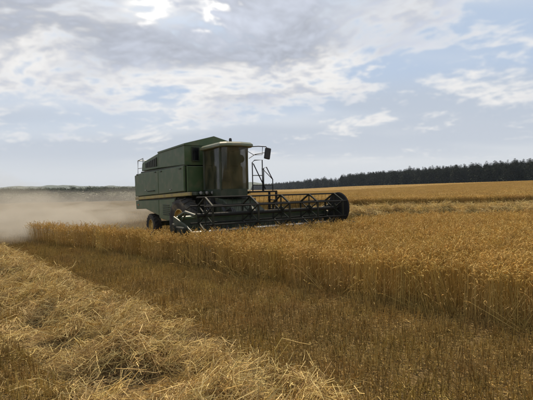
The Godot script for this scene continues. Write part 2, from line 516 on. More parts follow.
# a windrow: a lumpy heap along a line, with loose straw all over it
func windrow(a: Vector2, dir: Vector2, length: float, half: float, tall: float, clumps: Array, per_m2: float, label: String, seed_: float) -> void:
	var root := node("straw_windrow", self, Vector3.ZERO)
	tag(root, label, "straw windrow", "windrows of threshed straw")
	var side := Vector2(-dir.y, dir.x)
	var heap := func(t: float, o: float) -> float:
		var w := half * (1.0 + 0.22 * n_mid.get_noise_2d(t * 34.0 + seed_, 7.0))
		var oo := o + 0.25 * half * n_mid.get_noise_2d(t * 20.0, seed_)
		var k := clampf(1.0 - pow(absf(oo) / w, 2.2), 0.0, 1.0)
		var l := 0.62 + 1.5 * n_mid.get_noise_2d(t * 36.0 + seed_, o * 44.0) + 0.6 * n_fine.get_noise_2d(t * 80.0, o * 80.0 + seed_)
		if seed_ == 3.0:
			for pit in PITS:
				var dd: float = Vector2((t - pit.x) / 1.35, o - pit.y).length() / (pit.z * (1.05 + 0.6 * n_fine.get_noise_2d(t * 60.0, o * 60.0)))
				if dd < 1.5: l *= smooth(0.75, 1.5, dd)
		return tall * k * clampf(l, -0.1, 1.25)
	var t := Tris.new()
	var nu := int(length / 0.16)
	var nv := 16
	for i in nu:
		for j in nv:
			var q := []
			for c in [[0, 0], [1, 0], [1, 1], [0, 1]]:
				var tt: float = length * (i + c[0]) / nu
				var o := (float(j + c[1]) / nv * 2.0 - 1.0) * half * 1.25
				var p: Vector2 = a + dir * tt + side * o
				q.append(Vector3(p.x, land(p.x, p.y) - 0.03 + heap.call(tt, o) * 0.82, -p.y))
			t.quad(q[0], q[1], q[2], q[3])
	var core := put(t, "heap", M.heap, root)
	core.set_meta("kind", "stuff")
	var xs := []
	var cols := []
	var n := int(length * half * 2.2 * per_m2)
	for i in n:
		var tt := rng.randf() * length
		var o := rng.randfn(0.0, 0.5) * half
		if absf(o) > half * 1.1 and rng.randf() < 0.8: continue
		var p: Vector2 = a + dir * tt + side * o
		if not in_view(p.x, p.y, 0.8): continue
		var h: float = heap.call(tt, o)
		# hollows stay open: few straws lie across them
		if h < tall * 0.24 and absf(o) < half * 0.9 and rng.randf() < 0.86: continue
		var hx: float = heap.call(tt + 0.12, o) - h
		var hz: float = heap.call(tt, o + 0.12) - h
		var g := dir * hx + side * hz
		var up := Vector3(-g.x / 0.12, 1.0, g.y / 0.12).normalized()
		var tilt := Basis(Quaternion(Vector3.UP, up)) * Basis(Vector3.UP, rng.randf() * TAU)
		var s := rng.randf_range(0.75, 1.25)
		xs.append(Transform3D(tilt.scaled(Vector3(s, s, s)), Vector3(p.x, land(p.x, p.y) + h * 0.86, -p.y)))
		cols.append(vary(0.2))
	for k in clumps.size():
		var aa := []
		var bb := []
		for i in range(k, xs.size(), clumps.size()):
			aa.append(xs[i]); bb.append(cols[i])
		if aa.size():
			var o := scatter("loose_straw", root, clumps[k], M.straw, aa, bb)
			o.set_meta("kind", "stuff")
	print("windrow clumps ", xs.size())

func lay_straw() -> void:
	var fine := []
	for k in 6: fine.append(straw_clump(0.34, 40, 0.0024, 0.05))
	windrow(at_edge(-5.0, 4.5), (EDGE_D - 0.08 * Vector2(-EDGE_D.y, EDGE_D.x)).normalized(), 26.0, 0.95, 0.25, fine, 80.0, "thick pale straw windrow in the foreground on stubble", 3.0)
	windrow(at_edge(-5.0, 6.15), EDGE_D, 26.0, 0.7, 0.10, fine, 26.0, "thin scatter of straw at bottom left corner of field", 51.0)
	var coarse := []
	for k in 4: coarse.append(straw_clump(0.7, 60, 0.006, 0.06))
	windrow(Vector2(3.0, 30.0), Vector2(0.998, 0.06).normalized(), 30.0, 1.0, 0.36, coarse, 16.0, "pale straw windrow just behind the standing strip at right", 90.0)
	windrow(Vector2(3.5, 34.6), Vector2(0.998, 0.03).normalized(), 32.0, 1.0, 0.24, coarse, 16.0, "pale straw windrow along the foot of the far uncut wheat", 130.0)

# ------------------------------------------------------------------ trees
func leafy(t: Tris, at: Vector3, r: float, n: int, flat: float, c: Color) -> void:
	for i in n:
		var d := Vector3(rng.randfn(), rng.randfn() * flat, rng.randfn()) * r * 0.55
		var p := at + d
		var u := Vector3(rng.randfn(), rng.randfn() * 0.6, rng.randfn()).normalized() * r * rng.randf_range(0.25, 0.5)
		var w := Vector3(rng.randfn(), rng.randfn() * 0.6, rng.randfn()).normalized() * r * rng.randf_range(0.2, 0.42)
		t.col = tint(c, 0.35)
		t.tri(p - u, p + w, p + u)

func pine_crown(h: float, pointed: float) -> ArrayMesh:
	var t := Tris.new()
	var y := h * rng.randf_range(0.06, 0.12)
	while y < h:
		var k := (y - h * 0.15) / (h * 0.85)
		var r := h * 0.20 * pow(maxf(1.0 - k, 0.0), pointed) * rng.randf_range(0.75, 1.15) + 0.12
		var arms := 6 if k < 0.8 else 4
		for a in arms:
			var an := TAU * (a + rng.randf()) / arms
			for s in [0.45, 0.95]:
				var p := Vector3(cos(an) * r * s, y - r * s * 0.25, sin(an) * r * s)
				leafy(t, p, maxf(0.72 * r, 0.45), 9, 0.45, Color(0.016, 0.024, 0.012))
		y += h * rng.randf_range(0.04, 0.065)
	for i in 6:
		leafy(t, Vector3(0, h * (0.93 + 0.010 * i), 0), 0.5, 4, 1.0, Color(0.016, 0.024, 0.012))
	return t.mesh(true)

func round_crown(h: float) -> ArrayMesh:
	var t := Tris.new()
	for i in 46:
		var d := Vector3(rng.randfn(), rng.randfn(), rng.randfn()).normalized() * pow(rng.randf(), 0.4)
		leafy(t, Vector3(d.x * h * 0.36, h * 0.58 + d.y * h * 0.36, d.z * h * 0.36), h * 0.24, 10, 0.9, Color(0.045, 0.065, 0.025))
	return t.mesh(true)

func trunk_mesh(h: float, r: float) -> ArrayMesh:
	var t := Tris.new()
	t.tube([Vector3(0, -0.4, 0), Vector3(0.03, h * 0.3, 0.02), Vector3(-0.02, h * 0.65, 0.03), Vector3(0, h * 0.95, 0)], r, r * 0.25, 6)
	for i in 5:
		var an := rng.randf() * TAU
		var y := h * rng.randf_range(0.3, 0.8)
		t.tube([Vector3(0, y, 0), Vector3(cos(an), 0.25, sin(an)) * h * 0.11 + Vector3(0, y, 0)], r * 0.3, r * 0.12, 4)
	return t.mesh()

func plant_trees() -> void:
	var kinds := []
	for k in 6:
		var h := 15.0
		kinds.append([pine_crown(h, [0.55, 0.7, 0.45, 0.6, 0.75, 0.5][k]), trunk_mesh(h, 0.2)])
	# the front row of the forest, from beyond the right of the frame away to the left
	var a := Vector2(168.0, 205.0)
	var b := Vector2(84.0, 520.0)
	var n := 92
	for i in n:
		var k := float(i) / (n - 1)
		k = pow(k, 1.35)
		var p := a.lerp(b, k) + Vector2(rng.randf_range(-3.0, 3.0), rng.randf_range(-3.0, 3.0))
		if absf(p.x) > 0.62 * p.y: continue
		var o := node("pine_tree", self, Vector3(p.x, land(p.x, p.y) - 0.3, -p.y))
		var v = kinds[rng.randi() % 6]
		var s := rng.randf_range(0.80, 1.02)
		o.rotation.y = rng.randf() * TAU
		o.scale = Vector3(s * 1.05, s, s * 1.05)
		tag(o, "dark pine in the front row of the forest edge", "tree", "pines along the forest edge")
		for q in 2:
			var mi := MeshInstance3D.new()
			mi.name = ["crown", "trunk"][q]
			mi.mesh = v[q]
			mi.material_override = [M.needles, M.bark][q]
			o.add_child(mi, true)
	# one that stands clear of the rest
	var lone := node("pine_tree", self, Vector3(129.0, land(129.0, 408.0) - 0.3, -408.0))
	lone.scale = Vector3(1.0, 1.22, 1.0)
	tag(lone, "tall pine standing out above the middle of the forest skyline", "tree")
	for q in 2:
		var mi := MeshInstance3D.new()
		mi.name = ["crown", "trunk"][q]
		mi.mesh = kinds[2][q]
		mi.material_override = [M.needles, M.bark][q]
		lone.add_child(mi, true)
	# the wood behind that row
	var xs := []
	var cols := []
	for i in 700:
		var k := pow(rng.randf(), 1.2)
		var p := a.lerp(b, k) + Vector2(rng.randf_range(3.0, 30.0), rng.randf_range(2.0, 24.0))
		if absf(p.x) > 0.63 * p.y: continue
		var s := rng.randf_range(0.86, 1.08)
		xs.append(Transform3D(Basis(Vector3.UP, rng.randf() * TAU).scaled(Vector3(s, s, s)), Vector3(p.x, land(p.x, p.y) - 0.3, -p.y)))
		cols.append(vary(0.2))
	var crowns := []
	for k in kinds: crowns.append(k[0])
	mass("forest", "pine_crown", crowns, M.needles, xs, cols, "dark mass of pine forest behind its front row of trees", "forest")
	xs = []
	cols = []
	for i in 330:
		var k := rng.randf()
		var p := Vector2(84.0, 520.0).lerp(Vector2(-30.0, 1250.0), pow(k, 0.8)) + Vector2(rng.randf_range(-10.0, 40.0), rng.randf_range(0.0, 40.0))
		var s := rng.randf_range(0.75, 1.05)
		xs.append(Transform3D(Basis(Vector3.UP, rng.randf() * TAU).scaled(Vector3(s * 1.3, s, s * 1.3)), Vector3(p.x, land(p.x, p.y) - 0.3, -p.y)))
		cols.append(vary(0.2))
	mass("far_forest", "pine_crown", crowns, M.needles, xs, cols, "thin dark line of far forest seen over the reel", "forest")
	# hazy woods and copses on the left, beyond the dust
	var rounds := []
	for k in 4: rounds.append(round_crown(10.0))
	xs = []
	cols = []
	for i in 800:
		var k := rng.randf()
		var p := Vector2(-330.0, 420.0).lerp(Vector2(-70.0, 560.0), k) + Vector2(rng.randf_range(-15.0, 15.0), rng.randf_range(-15.0, 40.0))
		var s := rng.randf_range(0.45, 0.85)
		xs.append(Transform3D(Basis(Vector3.UP, rng.randf() * TAU).scaled(Vector3(s, s, s)), Vector3(p.x, -0.4, -p.y)))
		cols.append(vary(0.25))
	mass("copse", "tree_crown", rounds, M.leaf, xs, cols, "hazy line of leafy trees beyond the dust at left", "trees")
	xs = []
	cols = []
	for i in 420:
		var z := rng.randf_range(92.0, 150.0)
		var x := -z * rng.randf_range(0.26, 0.66)
		var s := rng.randf_range(0.16, 0.25)
		xs.append(Transform3D(Basis(Vector3.UP, rng.randf() * TAU).scaled(Vector3(s * 1.9, s, s * 1.9)), Vector3(x, -0.5, -z)))
		cols.append(vary(0.25))
	mass("scrub", "bush", rounds, M.leaf, xs, cols, "low dark scrub in the haze behind the dust at left", "bushes")

func far_hills() -> void:
	# name, azimuth from, to (degrees), distance, height, seed
	for h in [["hills", -62.0, 4.0, 2900.0, 72.0, 4.0, "low wooded hills on the horizon at left"], ["distant_hills", -14.0, 62.0, 4300.0, 34.0, 40.0, "blue far hills on the horizon behind the reel"]]:
		var t := Tris.new()
		var n := 120
		var top := []
		for i in n + 1:
			var az := deg_to_rad(lerpf(h[1], h[2], float(i) / n))
			var k := 0.62 + 0.55 * n_big.get_noise_2d(i * 0.9, h[5]) + 0.10 * n_fine.get_noise_2d(i * 5.0, h[5])
			k *= smooth(0.0, 0.06, float(i) / n) * smooth(0.0, 0.1, 1.0 - float(i) / n)
			var row := []
			for q in [[-500.0, -4.0], [-160.0, h[4] * k * 0.55], [0.0, h[4] * k], [300.0, h[4] * k * 0.7], [900.0, -4.0]]:
				var r: float = h[3] + q[0]
				row.append(Vector3(sin(az) * r, q[1] + 0.8 * n_fine.get_noise_2d(i * 9.0, q[0]) * (1.0 if q[1] > 0.0 else 0.0), -cos(az) * r))
			top.append(row)
		for i in n:
			for j in 4:
				t.quad(top[i][j], top[i + 1][j], top[i + 1][j + 1], top[i][j + 1])
		var o := put(t, h[0], M.hill, self)
		tag(o, h[6], "hills", "", "structure")

func ground_sheet() -> void:
	var t := Tris.new()
	var rings := [0.0]
	var r := 0.6
	while r < 6500.0:
		rings.append(r)
		r *= 1.085 if r > 3.0 else 1.25
	var n := 150
	var at := func(i: int, k: int) -> Vector3:
		var an := TAU * k / n
		var x: float = sin(an) * rings[i]
		var z: float = cos(an) * rings[i]
		return Vector3(x, land(x, z), -z)
	for i in rings.size() - 1:
		for k in n:
			if i == 0:
				t.tri(at.call(0, 0), at.call(1, k), at.call(1, k + 1))
			else:
				t.quad(at.call(i, k), at.call(i + 1, k), at.call(i + 1, k + 1), at.call(i, k + 1))
	var o := put(t, "ground", M.soil, self)
	tag(o, "brown stubble soil with chaff stretching to the horizon", "ground", "", "structure")

# ------------------------------------------------------------------ the combine; machine axes: x forward, y up, z to its right
func wheel(parent: Node, at: Vector3, r: float, wide: float, rim_r: float, side: float) -> void:
	var w := node("wheel", parent, at)
	var ax := Vector3(0, 0, side)
	var t := Tris.new()
	var h := wide / 2.0
	t.lathe(Vector3.ZERO, ax, [Vector2(rim_r, -h * 0.8), Vector2(r * 0.8, -h), Vector2(r * 0.93, -h * 0.92), Vector2(r * 0.955, -h * 0.6), Vector2(r * 0.96, 0), Vector2(r * 0.955, h * 0.6), Vector2(r * 0.93, h * 0.92), Vector2(r * 0.8, h), Vector2(rim_r, h * 0.8)], 40)
	for k in 20:
		for s in [-1.0, 1.0]:
			var an := TAU * (k + (0.25 if s > 0 else -0.25)) / 20.0
			var radial := Vector3(cos(an), sin(an), 0)
			var around := Vector3(-sin(an), cos(an), 0)
			var b := Basis(around, radial, Vector3(0, 0, 1)).rotated(radial, 0.6 * s)
			t.box(radial * r * 0.965 + Vector3(0, 0, s * h * 0.48), Vector3(0.05, r * 0.07, h * 1.05), 0.008, b)
	put(t, "tyre", M.rubber, w)
	t = Tris.new()
	t.lathe(Vector3.ZERO, ax, [Vector2(rim_r, -h * 0.8), Vector2(rim_r * 0.92, -h * 0.7), Vector2(rim_r * 0.9, h * 0.2), Vector2(rim_r, h * 0.8), Vector2(rim_r * 0.93, h * 0.84), Vector2(rim_r * 0.86, h * 0.45), Vector2(rim_r * 0.5, h * 0.3), Vector2(rim_r * 0.42, h * 0.5), Vector2(rim_r * 0.3, h * 0.55), Vector2(0.0, h * 0.55)], 32)
	for k in 8:
		var an := TAU * k / 8.0
		t.tube([Vector3(cos(an) * rim_r * 0.62, sin(an) * rim_r * 0.62, side * h * 0.3), Vector3(cos(an) * rim_r * 0.62, sin(an) * rim_r * 0.62, side * (h * 0.3 + 0.05))], 0.02, 0.02, 6)
	put(t, "rim", M.yellow, w)

func combine() -> void:
	var root := node("combine_harvester", self, Vector3(0.258, 0.0, -14.275))
	var th := deg_to_rad(54.4)
	var fwd := Vector3(cos(th), 0, sin(th))
	root.basis = Basis(fwd, Vector3.UP, fwd.cross(Vector3.UP))
	tag(root, "dusty green combine harvester cutting wheat with its wide reel", "combine harvester")
	var t := Tris.new()
	# hull under the panels
	t.slab(poly_sy([[3.9, 2.84], [3.9, 1.7], [4.75, 1.7], [4.85, 0.95], [6.4, 1.0], [7.9, 1.3], [8.75, 1.35], [8.85, 2.6], [8.2, 2.8]]), -1.2, 1.2, 0.02)
	put(t, "chassis", M.dark_green, root)
	# grain tank with its hipped cover
	t = Tris.new()
	t.slab(poly_sy([[3.85, 2.9], [3.85, 3.62], [6.26, 3.54], [6.26, 2.9]]), -1.22, 1.22, 0.015)
	var tank := put(t, "grain_tank", M.green, root)
	t = Tris.new()
	var roof := func(s: float, o: float, y: float) -> Vector3: return Vector3(-s, y, -o)
	var e := 1.25
	for k in [-1.0, 1.0]:
		t.quad(roof.call(3.8, k * e, 3.68), roof.call(3.8, 0.0, 4.0), roof.call(6.1, 0.0, 3.78), roof.call(6.3, k * e, 3.56))
		t.quad(roof.call(3.8, k * e, 3.68), roof.call(6.3, k * e, 3.56), roof.call(6.3, k * e, 3.50), roof.call(3.8, k * e, 3.62))
	t.tri(roof.call(3.8, -e, 3.68), roof.call(3.8, 0, 4.0), roof.call(3.8, e, 3.68))
	t.quad(roof.call(3.8, -e, 3.68), roof.call(3.8, e, 3.68), roof.call(3.8, e, 3.62), roof.call(3.8, -e, 3.62))
	t.quad(roof.call(3.8, -e, 3.62), roof.call(3.8, e, 3.62), roof.call(6.3, e, 3.50), roof.call(6.3, -e, 3.50))
	t.tri(roof.call(6.3, -e, 3.56), roof.call(6.1, 0, 3.78), roof.call(6.3, e, 3.56))
	t.quad(roof.call(6.3, -e, 3.56), roof.call(6.3, e, 3.56), roof.call(6.3, e, 3.50), roof.call(6.3, -e, 3.50))
	put(t, "tank_cover", M.green, root)
	t = Tris.new()
	t.box(Vector3(-3.84, 3.3, 0.78), Vector3(0.05, 0.46, 0.26), 0.01)
	var win := put(t, "tank_window", M.black_glass, tank)
	win.set_meta("label", "small dark window in the front of the grain tank")
	t = Tris.new()
	for q in [[-0.25, 0.0, 0.04, 0.3], [0.25, 0.0, 0.04, 0.3]]:
		t.box(Vector3(-3.83, 3.3 + q[0], 0.78), Vector3(0.06, q[2], q[3]), 0.006)
	for s in [-0.15, 0.15]:
		t.box(Vector3(-3.83, 3.3, 0.78 + s), Vector3(0.058, 0.46, 0.035), 0.006)
	put(t, "window_frame", M.dark_green, tank)
	# engine bay behind the tank
	t = Tris.new()
	t.slab(poly_sy([[6.30, 2.9], [6.30, 3.52], [7.95, 3.27], [8.2, 3.2], [8.28, 2.86]]), -1.2, 1.2, 0.02)
	var bay := put(t, "engine_bay", M.green, root)
	for sd in [-1.0, 1.0]:
		t = Tris.new()
		t.slab(poly_sy([[6.5, 2.98], [6.5, 3.36], [7.75, 3.18], [7.75, 2.98]]), sd * 1.2 - 0.02, sd * 1.2 + 0.02, 0.004)
		put(t, "intake_screen", M.black, bay)
		for k in 7:
			t = Tris.new()
			var s := 6.56 + k * 0.19
			t.box(Vector3(-s, 2.98 + (3.35 - (s - 6.5) * 0.144 - 2.98) / 2.0, sd * 1.225), Vector3(0.05, 3.33 - (s - 6.5) * 0.144 - 2.98, 0.03), 0.006)
			put(t, "screen_slat", M.dark_green, bay)
	# side panels, proud of the hull, with gaps between them
	for sd in [-1.0, 1.0]:
		for q in [["side_panel", [[3.82, 2.86], [3.82, 1.93], [6.18, 1.83], [6.18, 2.80]]], ["side_panel", [[6.21, 2.80], [6.21, 1.83], [8.92, 1.73], [8.96, 2.68], [8.3, 2.76]]],
				["lower_panel", [[4.64, 1.66], [4.64, 0.72], [6.18, 0.86], [6.18, 1.60]]], ["rear_hood", [[6.21, 1.60], [6.21, 0.95], [7.7, 1.2], [8.84, 1.16], [8.9, 1.54]]]]:
			t = Tris.new()
			var z0: float = sd * 1.2
			t.slab(poly_sy(q[1]), minf(z0, sd * 1.29), maxf(z0, sd * 1.29), 0.02)
			put(t, q[0], M.green, root)
		t = Tris.new()
		t.slab(poly_sy([[3.3, 1.90], [3.3, 1.775], [8.9, 1.575], [8.9, 1.70]]), minf(sd * 1.21, sd * 1.305), maxf(sd * 1.21, sd * 1.305), 0.01)
		put(t, "yellow_stripe", M.stripe, root)
		# hinges, a vent and a service door
		for s in [4.1, 5.9, 6.5, 8.6]:
			t = Tris.new()
			t.box(Vector3(-s, 2.77 - (s - 3.8) * 0.012, sd * 1.3), Vector3(0.16, 0.05, 0.03), 0.008)
			put(t, "hinge", M.dark_green, root)
		for k in 6:
			t = Tris.new()
			t.box(Vector3(-5.45, 1.02 + k * 0.075, sd * 1.298), Vector3(0.62, 0.03, 0.03), 0.006, Basis(Vector3(1, 0, 0), sd * 0.5))
			put(t, "vent_slat", M.dark_green, root)
		t = Tris.new()
		t.slab(poly_sy([[4.72, 1.56], [4.72, 1.02], [5.06, 1.02], [5.06, 1.56]]), minf(sd * 1.28, sd * 1.305), maxf(sd * 1.28, sd * 1.305), 0.01)
		put(t, "service_door", M.green, root)
		t = Tris.new()
		t.tube([Vector3(-6.6, 1.98, sd * 1.29), Vector3(-6.6, 1.98, sd * 1.34), Vector3(-7.3, 1.95, sd * 1.34), Vector3(-7.3, 1.95, sd * 1.29)], 0.014)
		put(t, "grab_handle", M.steel_dark, root)
		t = Tris.new()
		t.box(Vector3(-8.55, 1.36, sd * 1.298), Vector3(0.1, 0.06, 0.02), 0.006)
		put(t, "reflector", M.amber, root)
		for s in [5.0, 7.6]:
			t = Tris.new()
			t.box(Vector3(-s, 2.0, sd * 1.3), Vector3(0.14, 0.04, 0.03), 0.008)
			put(t, "panel_latch", M.steel, root)
		t = Tris.new()
		t.slab(poly_sy([[3.86, 2.9], [3.86, 2.86], [8.3, 2.77], [8.28, 2.83]]), minf(sd * 1.1, sd * 1.235), maxf(sd * 1.1, sd * 1.235), 0.004)
		put(t, "drip_rail", M.dark_green, root)
	# rear face and straw hood
	t = Tris.new()
	t.slab(poly_sy([[8.76, 2.66], [8.74, 1.25], [8.84, 1.25], [8.95, 2.66]]), -1.18, 1.18, 0.02)
	put(t, "rear_door", M.green, root)
	# front wall of the body beside the cab, and the small lamps on it
	t = Tris.new()
	t.box(Vector3(-3.78, 2.38, 0.0), Vector3(0.1, 0.94, 2.36), 0.02)
	put(t, "front_panel", M.green, root)
	t = Tris.new()
	t.box(Vector3(-3.35, 1.84, 0.86), Vector3(0.8, 0.13, 0.74), 0.02)
	put(t, "side_platform", M.dark_green, root)
	for s in [0.62, 0.84, 1.08]:
		var lamp := node("work_light", root, Vector3(-2.93, 1.86, s))
		t = Tris.new()
		t.lathe(Vector3.ZERO, Vector3(1, 0, 0), [Vector2(0.0, -0.05), Vector2(0.055, -0.04), Vector2(0.07, 0.03), Vector2(0.07, 0.05)], 14)
		put(t, "housing", M.black, lamp)
		t = Tris.new()
		t.lathe(Vector3.ZERO, Vector3(1, 0, 0), [Vector2(0.062, 0.045), Vector2(0.03, 0.06), Vector2(0.0, 0.064)], 14)
		put(t, "lens", M.lens, lamp)
	# rail at the rear of the deck
	t = Tris.new()
	for z in [1.15, -1.15]:
		t.tube([Vector3(-8.22, 3.2, z), Vector3(-8.22, 3.42, z), Vector3(-8.86, 3.36, z), Vector3(-8.9, 2.66, z)], 0.02)
		t.tube([Vector3(-8.25, 3.0, z), Vector3(-8.88, 3.0, z)], 0.016)
	t.tube([Vector3(-8.86, 3.36, 1.15), Vector3(-8.86, 3.36, -1.15)], 0.02)
	put(t, "deck_rail", M.steel, root)
	# exhaust on the deck, unloading auger folded along the left side
	t = Tris.new()
	t.tube([Vector3(-7.2, 3.3, -0.5), Vector3(-7.2, 3.62, -0.5), Vector3(-7.3, 3.7, -0.5)], 0.07)
	put(t, "exhaust", M.steel, root)
	t = Tris.new()
	t.tube([Vector3(-4.2, 3.2, -1.45), Vector3(-8.9, 3.25, -1.45)], 0.17, 0.17, 12)
	put(t, "unloading_auger", M.green, root)
	# running gear
	t = Tris.new()
	t.box(Vector3(-3.75, 0.86, 0.0), Vector3(0.34, 0.34, 2.3), 0.03)
	t.box(Vector3(-4.3, 1.2, 0.0), Vector3(1.0, 0.5, 1.5), 0.04)
	put(t, "front_axle", M.dark_green, root)
	t = Tris.new()
	t.box(Vector3(-7.2, 0.56, 0.0), Vector3(0.2, 0.2, 1.9), 0.02)
	t.box(Vector3(-7.2, 0.85, 0.0), Vector3(0.5, 0.6, 0.6), 0.03)
	put(t, "rear_axle", M.dark_green, root)
	for sd in [-1.0, 1.0]:
		wheel(root, Vector3(-3.75, 0.84, sd * 1.32), 0.84, 0.56, 0.46, sd)
		wheel(root, Vector3(-7.2, 0.5, sd * 1.12), 0.5, 0.34, 0.26, sd)
	t = Tris.new()
	t.slab(poly_sy([[4.62, 1.62], [4.62, 0.74], [4.68, 0.74], [4.68, 1.62]]), 0.9, 1.24, 0.0)
	put(t, "mudguard", M.dark_green, root)
	# belts and shields between cab and front wheel
	t = Tris.new()
	t.box(Vector3(-3.0, 1.45, 0.72), Vector3(0.55, 0.55, 0.22), 0.03)
	t.tube([Vector3(-2.95, 1.6, 0.9), Vector3(-2.1, 1.15, 1.0), Vector3(-1.1, 0.85, 0.9)], 0.03)
	t.tube([Vector3(-2.95, 1.5, 0.92), Vector3(-2.1, 1.0, 1.04), Vector3(-1.1, 0.75, 0.94)], 0.025)
	t.tube([Vector3(-2.75, 1.55, 0.6), Vector3(-1.2, 0.95, 0.6)], 0.045)
	put(t, "feeder_drive", M.black, root)
	t = Tris.new()
	t.slab(poly_sy([[3.3, 1.75], [3.3, 1.1], [1.0, 0.45], [1.0, 1.05], [2.2, 1.62]]), -0.62, 0.62, 0.02)
	put(t, "feeder_house", M.dark_green, root)
	cab(root)
	ladder(root)
	header(root)

func cab(root: Node) -> void:
	var plan := [[3.5, -0.6], [2.28, -0.62], [2.08, -0.5], [2.0, -0.07], [2.08, 0.36], [2.28, 0.48], [3.5, 0.46]]   # (behind, left)
	var c := node("cab", root)
	var at := func(q: Array, y: float, k := 1.0) -> Vector3:
		var s: float = 2.75 + (q[0] - 2.75) * k
		var o: float = -0.07 + (q[1] + 0.07) * k
		# the screen leans out towards the top
		return Vector3(-s + (y - 2.0) * (0.06 if q[0] < 2.2 else 0.0), y, -o)
	var t := Tris.new()
	var n := plan.size()
	for i in n:
		var j := (i + 1) % n
		t.quad(at.call(plan[i], 1.72), at.call(plan[j], 1.72), at.call(plan[j], 1.98), at.call(plan[i], 1.98))
		t.tri(at.call(plan[i], 1.98), at.call(plan[j], 1.98), Vector3(-2.75, 1.98, 0.07))
		t.tri(at.call(plan[i], 1.72), Vector3(-2.75, 1.72, 0.07), at.call(plan[j], 1.72))
	put(t, "cab_floor", M.dark_green, c)
	t = Tris.new()
	t.quad(at.call(plan[6], 1.98), at.call(plan[0], 1.98), at.call(plan[0], 3.4), at.call(plan[6], 3.4))
	t.box(Vector3(-3.47, 2.7, 0.07), Vector3(0.05, 1.42, 1.0), 0.01)
	put(t, "rear_wall", M.dark_green, c)
	# pillars
	for i in [0, 1, 5, 6]:
		t = Tris.new()
		t.tube([at.call(plan[i], 1.95), at.call(plan[i], 3.44)], 0.045, 0.045, 8)
		put(t, "pillar", M.dark_green, c)
	# panes: side windows and the bowed windscreen, 8 mm thick
	for w in [["side_window", [0, 1]], ["windscreen", [1, 2, 3, 4, 5]], ["side_window", [5, 6]]]:
		t = Tris.new()
		var idx: Array = w[1]
		for k in idx.size() - 1:
			var p: Array = plan[idx[k]]
			var q: Array = plan[idx[k + 1]]
			t.quad(at.call(p, 1.98), at.call(q, 1.98), at.call(q, 3.42), at.call(p, 3.42))
		put(t, w[0], M.glass, c)
	# roof with its overhang
	t = Tris.new()
	var rim := [[3.6, -0.72], [2.1, -0.74], [1.86, -0.6], [1.74, -0.07], [1.86, 0.48], [2.1, 0.6], [3.6, 0.58]]
	for i in n:
		var j := (i + 1) % n
		var P := func(k: int, y: float, sh: float) -> Vector3:
			return Vector3(-(2.75 + (rim[k][0] - 2.75) * sh), y + (0.0 if rim[k][0] > 3.0 else 0.04), -(-0.07 + (rim[k][1] + 0.07) * sh))
		t.quad(P.call(i, 3.40, 0.97), P.call(j, 3.40, 0.97), P.call(j, 3.43, 1.0), P.call(i, 3.43, 1.0))
		t.quad(P.call(i, 3.43, 1.0), P.call(j, 3.43, 1.0), P.call(j, 3.50, 0.99), P.call(i, 3.50, 0.99))
		t.quad(P.call(i, 3.50, 0.99), P.call(j, 3.50, 0.99), P.call(j, 3.56, 0.9), P.call(i, 3.56, 0.9))
		t.tri(P.call(i, 3.56, 0.9), P.call(j, 3.56, 0.9), Vector3(-2.7, 3.61, 0.07))
		t.tri(P.call(i, 3.40, 0.97), Vector3(-2.7, 3.40, 0.07), P.call(j, 3.40, 0.97))
	put(t, "roof", M.pale_green, c)
	t = Tris.new()
	t.lathe(Vector3(-2.35, 3.59, 0.15), Vector3.UP, [Vector2(0.07, 0.0), Vector2(0.07, 0.04), Vector2(0.055, 0.05), Vector2(0.05, 0.15), Vector2(0.03, 0.18), Vector2(0.0, 0.185)], 14)
	put(t, "beacon", M.black, c)
	# driver's place
	t = Tris.new()
	t.box(Vector3(-3.05, 2.3, 0.07), Vector3(0.45, 0.14, 0.48), 0.04)
	t.box(Vector3(-3.26, 2.68, 0.07), Vector3(0.13, 0.7, 0.46), 0.05)
	t.box(Vector3(-3.05, 2.1, 0.07), Vector3(0.3, 0.26, 0.3), 0.02)
	put(t, "seat", M.black, c)
	t = Tris.new()
	t.tube([Vector3(-2.42, 2.0, 0.07), Vector3(-2.58, 2.58, 0.07)], 0.04)
	var ring := []
	for k in 17:
		ring.append(Vector3(-2.58 - 0.06 * cos(TAU * k / 16.0), 2.6 + 0.05 * cos(TAU * k / 16.0), 0.07 + 0.2 * sin(TAU * k / 16.0)))
	t.tube(ring, 0.014, 0.014, 5)
	put(t, "steering_wheel", M.black, c)
	# mirror on its arm, left of the cab
	var m := node("mirror", root)
	t = Tris.new()
	t.tube([Vector3(-2.1, 3.47, -0.5), Vector3(-2.28, 3.52, -1.0), Vector3(-2.3, 3.52, -1.36), Vector3(-2.3, 3.42, -1.40)], 0.018)
	t.tube([Vector3(-2.2, 3.06, -0.52), Vector3(-2.3, 3.22, -0.85), Vector3(-2.3, 3.3, -1.3)], 0.013)
	t.tube([Vector3(-2.2, 3.3, -0.5), Vector3(-2.3, 3.2, -0.8), Vector3(-2.3, 3.22, -1.18), Vector3(-2.3, 3.5, -1.2)], 0.011)
	put(t, "arm", M.steel_dark, m)
	t = Tris.new()
	t.box(Vector3(-2.3, 3.27, -1.42), Vector3(0.1, 0.42, 0.24), 0.05, Basis(Vector3(1, 0, 0), -0.18))
	put(t, "mirror_head", M.black, m)

